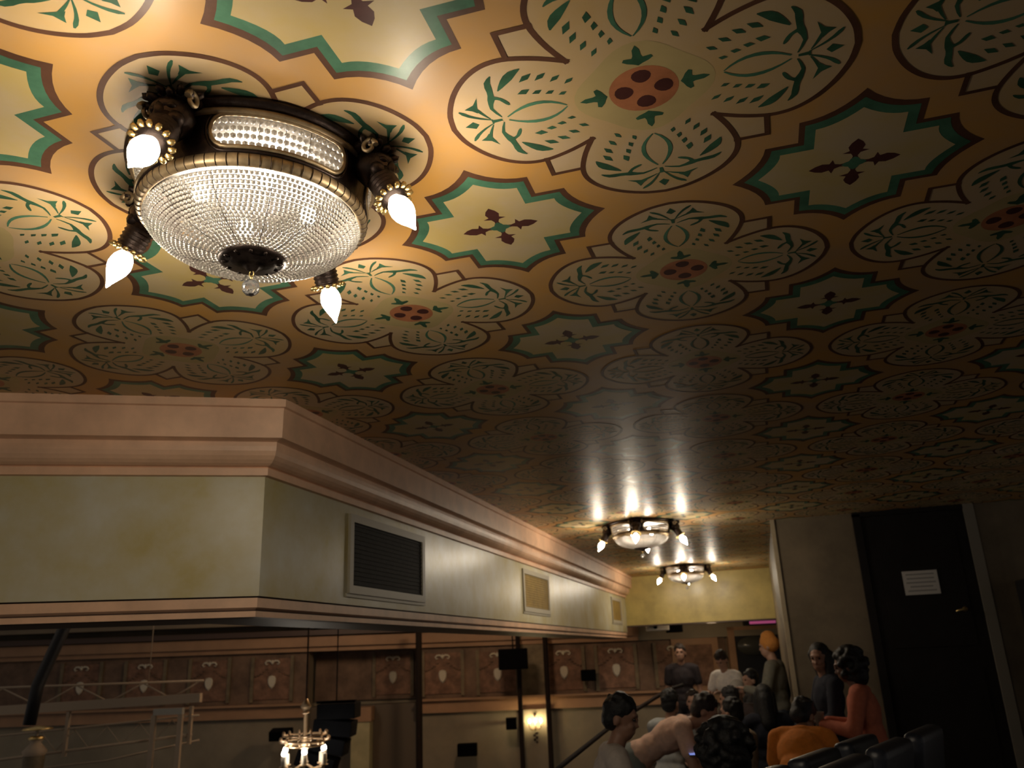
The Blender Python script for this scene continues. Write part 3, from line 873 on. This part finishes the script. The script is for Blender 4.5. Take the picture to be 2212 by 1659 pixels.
def person(x, y, zf, top, face, label, skin='light', hair='black', style='short', shirt=(.1, .1, .1), sleeve='short', pants=(.02, .02, .03),
           sit=False, lean=0.0, hyaw=0.0, hpitch=0.0, arms=('down', 'down'), scale=None, hi=False):
    """face = world heading in degrees, 0 looks along +Y, 90 along -X"""
    base = top - zf
    lr = R_(lean)
    if sit:
        sc = scale or 1.0
        up = (.48 * cos(lr) + .29) * sc
        hipz = base - up
    else:
        sc = scale or base / (.92 + .48 * cos(lr) + .29)
        hipz = .92 * sc
        if scale:
            hipz = base - (.48 * cos(lr) + .29) * sc
    rt = thing('person', (x, y, zf), label, 'person', None, R_(face))
    hip = Vector((0, 0, hipz))
    U = lambda px, py, pz: rotx((px * sc, py * sc, hipz + pz * sc), lr, hip)
    body, top_, bot = MB(), MB(), MB()
    pel = Vector((0, 0, hipz))
    body.ball(pel, (.155 * sc, .105 * sc, .115 * sc), DUM, 2); bot.ball(pel, (.172 * sc, .124 * sc, .130 * sc), DUM, 2)
    Rl = Matrix.Rotation(-lr, 3, 'X')
    for mbx, g in ((body, 0), (top_, .016)):
        mbx.ball(U(0, 0, .16), ((.130 + g) * sc, (.090 + g) * sc, .15 * sc), DUM, 2, Rl)
        mbx.ball(U(0, 0.005, .33), ((.160 + g) * sc, (.110 + g) * sc, (.17 + g) * sc), DUM, 2, Rl)
        caps(mbx, U(-.135, 0, .455), U(.135, 0, .455), (.058 + g) * sc, (.058 + g) * sc)
        mbx.ball(U(0, -.01, .47), ((.095 + g) * sc, (.065 + g) * sc, .05 * sc), DUM, 2, Rl)
    top_.ball(U(0, 0, .05), (.168 * sc, .122 * sc, .12 * sc), DUM, 2, Rl)
    nb, nt_ = U(0, .0, .47), U(0, .025, .560)
    caps(body, nb, nt_, .054 * sc, .050 * sc)
    # legs
    for s in (-1, 1):
        h_ = Vector((s * .09 * sc, 0, hipz - .03 * sc))
        if sit:
            k_ = Vector((s * .12 * sc, .43 * sc, hipz - .0 * sc)); a_ = Vector((s * .12 * sc, .40 * sc, .08))
        else:
            k_ = Vector((s * .10 * sc, .02, hipz * .52)); a_ = Vector((s * .11 * sc, -.02, .08))
        caps(body, h_, k_, .080 * sc, .055 * sc); caps(body, k_, a_, .052 * sc, .036 * sc)
        body.ball(a_ + Vector((0, .07 * sc, -.04)), (.040 * sc, .115 * sc, .04), DUM, 2)
        caps(bot, h_, k_, .096 * sc, .070 * sc); caps(bot, k_, a_ + Vector((0, 0, .04)), .068 * sc, .055 * sc)
    # arms
    for s, kind in zip((-1, 1), arms):
        sh = U(s * .175, 0, .445)
        el, wr = {'down': ((s * .05, -.02, -.27), (s * .06, .05, -.51)),
                  'lap': ((s * .07, .06, -.26), (s * -.06, .27, -.34)),
                  'hold': ((s * .08, .06, -.25), (s * -.05, .30, -.20)),
                  'cup': ((s * .08, .05, -.26), (s * .02, .14, -.10)),
                  'reach': ((s * .06, .20, -.18), (s * -.02, .42, -.28)),
                  'up': ((s * .10, .20, -.10), (s * .02, .30, .12))}[kind]
        e_, w_ = sh + Vector(el) * sc, sh + Vector(wr) * sc
        caps(body, sh, e_, .047 * sc, .039 * sc); caps(body, e_, w_, .037 * sc, .026 * sc)
        g = .016
        if sleeve == 'short':
            m_ = sh.lerp(e_, .62); caps(top_, sh, m_, (.052 + g) * sc, (.046 + g) * sc)
        elif sleeve == 'long':
            caps(top_, sh, e_, (.050 + g) * sc, (.042 + g) * sc); caps(top_, e_, e_.lerp(w_, .93), (.042 + g) * sc, (.030 + g * .8) * sc)
        # hand
        f = (w_ - e_).normalized()
        sd = f.cross(Vector((0, 0, 1)))
        sd = sd.normalized() if sd.length > .1 else Vector((1, 0, 0))
        if abs(f.z) > .75:
            sd = Vector((0, 1, 0))
        nn = sd.cross(f).normalized()
        if nn.z > 0: nn = -nn
        pc = w_ + f * .045 * sc
        Mh = Matrix((sd, f, nn)).transposed()
        body.ball(pc, (.040 * sc, .050 * sc, .016 * sc), DUM, 2, Mh)
        for i in range(4):
            b0 = pc + f * .038 * sc + sd * (.0205 * (i - 1.5)) * sc
            l = (.042, .047, .044, .035)[i] * sc
            b1 = b0 + (f * .9 + nn * .25).normalized() * l; b2 = b1 + (f * .5 + nn * .8).normalized() * l * .8
            caps(body, b0, b1, .0092, .0088, 8); caps(body, b1, b2, .0088, .0080, 8)
        t0 = pc - f * .02 * sc - s * sd * .034 * sc
        t1 = t0 + (f * .5 - s * sd * .8 + nn * .2).normalized() * .036 * sc
        caps(body, t0, t1, .0105, .0095, 8); caps(body, t1, t1 + (f * .9 + nn * .4).normalized() * .030 * sc, .0095, .0085, 8)
    # head
    hc = nt_ + rotx(Vector((0, .01, .095)) * sc, lr * .7, Vector((0, 0, 0)))
    RH = Matrix.Rotation(R_(hyaw), 3, 'Z') @ Matrix.Rotation(-R_(hpitch), 3, 'X')
    def HB(mbx, c, r, rot=None):
        mbx.ball(hc + RH @ (Vector(c) * sc), tuple(q * sc for q in r), DUM, 2, RH if rot is None else RH @ rot)
    HB(body, (0, -.005, .025), (.074, .094, .092)); HB(body, (0, .030, -.045), (.058, .062, .068)); HB(body, (0, .052, -.085), (.028, .026, .022))
    HB(body, (0, .094, -.020), (.013, .020, .013)); HB(body, (0, .088, .008), (.010, .014, .026)); HB(body, (0, .082, .036), (.050, .014, .010))
    HB(body, (0, .084, -.056), (.024, .012, .009)); HB(body, (.030, .070, -.022), (.020, .018, .018)); HB(body, (-.030, .070, -.022), (.020, .018, .018))
    for s in (-1, 1):
        HB(body, (s * .076, -.010, -.008), (.010, .022, .032))
    voxel('body', body, .0085 if hi else .010, rt, SK[skin], 3)
    for s in (-1, 1):
        em = MB(); em.ball(hc + RH @ (Vector((s * .030, .080, .014)) * sc), .0095 * sc, M_EYE, 2); build('eye', em, rt)
    hm = MB()
    if style in ('short', 'long', 'curly', 'bun'):
        HB(hm, (0, -.022, .044), (.086, .098, .088)); HB(hm, (0, -.05, -.005), (.080, .066, .075))
    if style == 'short':
        for i in range(40):
            w = random.uniform(0, 2 * pi); v = random.uniform(.1, 1.4)
            HB(hm, (.080 * cos(w) * cos(v), -.02 + .092 * sin(w) * cos(v), .05 + .086 * sin(v)), (.016, .016, .016))
    if style == 'long':
        for s in (-1, 1):
            caps(hm, hc + RH @ (Vector((s * .070, -.02, .03)) * sc), hc + Vector((s * .085, -.035, -.20)) * sc, .036 * sc, .030 * sc)
            caps(hm, hc + Vector((s * .085, -.035, -.20)) * sc, hc + Vector((s * .075, -.05, -.33)) * sc, .034 * sc, .020 * sc)
        caps(hm, hc + Vector((0, -.06, .0)) * sc, hc + Vector((0, -.10, -.22)) * sc, .078 * sc, .075 * sc); caps(hm, hc + Vector((0, -.10, -.22)) * sc, hc + Vector((0, -.10, -.33)) * sc, .070 * sc, .040 * sc)
    if style in ('curly', 'afro'):
        k = 1.0 if style == 'curly' else 1.16
        HB(hm, (0, -.03, .04), (.105 * k, .105 * k, .10 * k)); HB(hm, (0, -.06, -.06), (.115 * k, .075 * k, .11 * k))
        for i in range(110):
            w = random.uniform(0, 2 * pi); v = random.uniform(-1.2, 1.5)
            cxx, cyy, czz = .125 * k * cos(w) * cos(v), -.035 + .115 * k * sin(w) * cos(v), .02 + .12 * k * sin(v)
            if cyy > .05 and czz < .07: continue
            HB(hm, (cxx, cyy, czz), (.028, .028, .026))
    if style in ('cap', 'beanie'):
        HB(hm, (0, -.012, .050), (.084, .102, .086)); HB(hm, (0, -.012, .10 if style == 'beanie' else .05), (.07, .08, .07))
        if style == 'cap': HB(hm, (0, .10, .05), (.06, .06, .010))
        else:
            caps(hm, hc + RH @ (Vector((0, -.02, .03)) * sc), hc + RH @ (Vector((0, -.03, .03)) * sc), .092 * sc, .092 * sc)
    voxel({'cap': 'cap', 'beanie': 'knit_cap'}.get(style, 'hair'), hm, .010, rt, HAIRM[hair], 2)
    nm = 'cloth %.2f %.2f %.2f' % tuple(shirt)
    voxel('shirt', top_, .012, rt, mat(nm, shirt, .85, 0, .12, 25, .3, .25), 5)
    voxel('trousers', bot, .014, rt, mat('trouser %.2f %.2f %.2f' % tuple(pants), pants, .85), 4)
    if sit:
        SITS.append((x, y, zf, face, hipz, label))
    return rt, hipz

# seats
def make_seat():
    t = thing('theatre_seat', (0, 0, 0), '', 'seat', 'navy theatre seats')
    ms = mat('navy seat leather', (.018, .022, .034), .38, 0, .2, 30, .5, .1)
    mb = MB(); mb.rbox((-.24, .00, .40), (.24, .10, .80), .035, ms, Matrix.Rotation(R_(-6), 4, 'X')); build('seat', mb, t)
    mb = MB(); mb.rbox((-.25, -.125, .36), (.25, -.035, .86), .04, ms, Matrix.Rotation(R_(8), 4, 'X')); build('backrest', mb, t)
    for s in (-1, 1):
        mb = MB(); mb.rbox((s * .285 - .03, -.05, .58), (s * .285 + .03, .32, .62), .012, M_RAILM); mb.box((s * .285 - .02, .0, .38), (s * .285 + .02, .08, .58), M_DARK); build('armrest', mb, t)
    for s in (-1, 1):
        mb = MB(); mb.box((s * .20 - .02, .02, 0), (s * .20 + .02, .30, .37), M_DARK); build('leg', mb, t)
    return t
SEAT = make_seat()
seat_used = [False]
def seat(x, y, zf, face, label, dz=0):
    if not seat_used[0]:
        seat_used[0] = True
        SEAT.location = (x, y, zf); SEAT.rotation_euler = (0, 0, R_(face)); SEAT['label'] = label
        return SEAT
    return copy_tree(SEAT, (x, y, zf), label, R_(face))

P = person
P(-.84, 3.30, -1.8, -.235, -72, 'person in a white t-shirt with short black hair, seen from behind at the rail', 'tan', 'black', 'short', (.52, .46, .41), 'short', (.03, .035, .05), hyaw=-20, hpitch=14, lean=8, arms=('down', 'hold'), scale=.98, hi=True)
P(-1.04, 5.72, -1.8, -.27, -85, 'person bending far forward in a peach top with grey trousers', 'light', 'brown', 'short', (.80, .54, .42), 'short', (.22, .25, .24), lean=60, hpitch=30, arms=('lap', 'lap'))
P(-.90, 6.90, -1.8, -.37, -20, 'person with dark hair in a pale grey long-sleeved shirt behind the bending one', 'light', 'black', 'short', (.40, .42, .42), 'long', (.03, .03, .04), sit=True, lean=10, arms=('reach', 'lap'))
P(-1.20, 12.2, -1.8, .075, 180, 'person standing in dark clothes against the brown wall at the back', 'light', 'brown', 'short', (.035, .028, .032), 'short', (.015, .014, .018))
P(-.43, 10.7, -1.7, -.04, 150, 'person in a bright white t-shirt looking down near the far doorway', 'light', 'brown', 'short', (.88, .84, .80), 'short', (.03, .03, .04), hpitch=32, lean=10, arms=('hold', 'hold'))
P(.17, 8.75, -1.7, .115, 75, 'standing person in an orange knit cap and olive grey shirt beside the pillar', 'light', 'orange', 'beanie', (.17, .165, .135), 'long', (.03, .04, .06), hpitch=5, arms=('hold', 'down'))
P(.03, 7.02, -1.7, -.347, 10, 'person seen from behind with long straight black hair and navy top', 'tan', 'black', 'long', (.012, .014, .024), 'long', (.02, .02, .03), sit=True, arms=('lap', 'lap'))
P(-.14, 2.78, -1.7, -.37, 5, 'person with a big mass of dark curly hair, from behind, nearest of the crowd', 'tan', 'black', 'afro', (.055, .03, .028), 'short', (.02, .02, .03), sit=True, lean=4, hpitch=8, arms=('lap', 'lap'), scale=.9, hi=True)
P(.567, 6.30, -1.32, .00, 105, 'person with long dark hair in navy clothes, facing us against the pillar', 'tan', 'black', 'long', (.012, .012, .022), 'long', (.012, .012, .02), sit=True, hpitch=12, hyaw=50, arms=('lap', 'lap'), hi=True)
P(.82, 5.69, -1.32, -.06, 80, 'person in a coral long-sleeved shirt with big black curly hair', 'brown', 'black', 'curly', (.48, .145, .085), 'long', (.02, .02, .03), sit=True, lean=8, hpitch=14, arms=('hold', 'hold'), hi=True)
P(.20, 4.82, -1.7, -.327, -12, 'person in an orange top bending over, back towards us, below the coral shirt', 'tan', 'black', 'short', (.72, .235, .035), 'short', (.03, .02, .02), sit=True, lean=50, hpitch=35, hyaw=-20, arms=('lap', 'cup'), hi=True)
P(-.78, 8.85, -1.8, -.47, 170, 'person with brown hair facing us in the middle of the crowd', 'light', 'brown', 'short', (.10, .06, .055), 'short', (.03, .03, .03), sit=True, arms=('lap', 'lap'))
P(-.30, 7.80, -1.7, -.40, 75, 'person with black hair and a black top turned to the hall', 'tan', 'black', 'short', (.02, .02, .022), 'long', (.03, .03, .03), sit=True, arms=('lap', 'lap'))
P(-.17, 6.30, -1.7, -.43, 62, 'person with black hair in a pale tan shirt, from behind', 'light', 'black', 'short', (.45, .36, .26), 'short', (.03, .03, .03), sit=True, lean=6, arms=('lap', 'lap'))
P(-.28, 9.00, -1.7, -.37, 178, 'person in a light grey cap below the white t-shirt', 'light', 'grey', 'cap', (.09, .065, .06), 'short', (.03, .03, .03), sit=True, hpitch=20, hyaw=-40, arms=('lap', 'lap'))
P(-.06, 9.6, -1.7, -.28, 120, 'person in a black jacket between the white t-shirt and the knit cap', 'light', 'black', 'short', (.025, .024, .026), 'long', (.03, .03, .03), sit=True, lean=5, arms=('lap', 'lap'))

FACE = 69.4
seat(.145, 1.96, -1.25, FACE, 'navy theatre seat at the bottom edge, nearest of the folded row')
seat(.375, 2.56, -1.25, FACE, 'folded navy theatre seat in the middle of the row at lower right')
seat(.605, 3.16, -1.25, FACE, 'folded navy theatre seat farthest along, below the coral shirt')

def make_chair():
    t = thing('audience_chair', (0, 0, 0), '', 'chair', 'dark chairs under the seated crowd')
    mc = mat('black chair cloth', (.014, .014, .018), .85)
    mb = MB(); mb.rbox((-.22, -.10, .92), (.22, .26, 1.0), .03, mc); build('seat', mb, t)
    mb = MB(); mb.rbox((-.22, -.24, .98), (.22, -.19, 1.26), .02, mc); build('backrest', mb, t)
    for sx in (-1, 1):
        for y in (-.19, .20):
            mb = MB(); mb.box((sx * .19 - .015, y - .015, 0), (sx * .19 + .015, y + .015, .93), M_DARK); build('leg', mb, t)
        mb = MB(); mb.box((sx * .19 - .015, -.215, .90), (sx * .19 + .015, -.19, 1.2), M_DARK); build('back_post', mb, t)
    return t
CHAIR = None
for (x, y, zf, face, hz, lab) in SITS:
    what = 'dark chair under the ' + ' '.join(lab.split()[:11])
    if CHAIR is None:
        CHAIR = make_chair(); c = CHAIR; c['label'] = what
    else:
        c = copy_tree(CHAIR, (x, y, zf), what)
    c.location = (x, y, zf); c.rotation_euler = (0, 0, R_(face)); c.scale = (1, 1, hz - .135)

t = tag(build('paper_cup', (lambda m: (m.lathe([(0, 0), (.030, 0), (.040, .11), (.042, .112), (.042, .115), (.036, .115)], mat('grey paper', (.40, .37, .31), .7), 24), m)[1])(MB())), 'grey paper cup in the hands of the one in the coral shirt', 'cup')
t.location = (.43, 5.64, -.615)
t = thing('mobile_phone', (-.55, 5.50, -.765), 'phone with a glowing blue screen below the peach top', 'phone', None, R_(20))
t.rotation_euler = (R_(11), 0, R_(16))
mb = MB(); mb.rbox((-.036, -.075, -.004), (.036, .075, .004), .003, M_DARK); build('case', mb, t)
mb = MB(); mb.box((-.032, -.068, .0042), (.032, .068, .0048), mat('blue lit screen', (.3, .4, .9), .3, emit=.6, ecol=(.28, .38, 1))); build('screen', mb, t)

# ------------------------------------------------------------------ unseen fill lamps without fixtures, added to brighten the far wall
def lamp(name, loc, power, col, r=.15):
    l = bpy.data.lights.new(name, 'POINT'); l.energy = power; l.color = col; l.shadow_soft_size = r
    o = bpy.data.objects.new(name, l); COL.objects.link(o); o.location = loc
    return o
def fl(s, D, z):
    c, sn = cos(-YAW), sin(-YAW)
    return (CX + s * c - D * sn, CY + s * sn + D * c, z)
lamp('hall_fill_light', fl(-3.7, 13.0, 1.2), 48, (1, .74, .5), .2)
lamp('hall_fill_light', fl(-.5, 12.0, 1.2), 150, (1, .70, .44), .2)
lamp('hall_fill_light', fl(-9, 9.8, 1.4), 10, (1, .74, .52), .2)
lamp('hall_fill_light', fl(3.2, 14.6, .45), 7, (1, .7, .42), .12)

w = bpy.data.worlds.new('World'); S.world = w; w.use_nodes = True
w.node_tree.nodes['Background'].inputs[0].default_value = (1, .90, .80, 1)
w.node_tree.nodes['Background'].inputs[1].default_value = .10

# ------------------------------------------------------------------ camera
fw = Vector((sin(YAW) * cos(PITCH), cos(YAW) * cos(PITCH), sin(PITCH)))
r0 = Vector((cos(YAW), -sin(YAW), 0)); u0 = r0.cross(fw)
rr = r0 * cos(ROLL) + u0 * sin(ROLL); uu = rr.cross(fw)
cam = bpy.data.cameras.new('camera'); co = bpy.data.objects.new('camera', cam); COL.objects.link(co)
co.matrix_world = Matrix(((rr.x, uu.x, -fw.x, CX), (rr.y, uu.y, -fw.y, CY), (rr.z, uu.z, -fw.z, 0), (0, 0, 0, 1)))
cam.sensor_width = 36; cam.lens = FPX / 2212 * 36; cam.dof.use_dof = True; cam.dof.focus_distance = 2.1; cam.dof.aperture_fstop = 5.0; cam.clip_start = .02; cam.clip_end = 100
S.camera = co

for o in list(S.objects):
    if o.parent is None:
        o.location.z += ZF

S.view_settings.view_transform = 'Standard'; S.view_settings.look = 'None'
S.view_settings.exposure = 0; S.view_settings.gamma = 1; S.view_settings.use_curve_mapping = False
S.cycles.max_bounces = 6; S.cycles.diffuse_bounces = 3; S.cycles.glossy_bounces = 3; S.cycles.transmission_bounces = 4
S.cycles.caustics_reflective = False; S.cycles.caustics_refractive = False
S.cycles.sample_clamp_indirect = 4; S.cycles.use_denoising = True
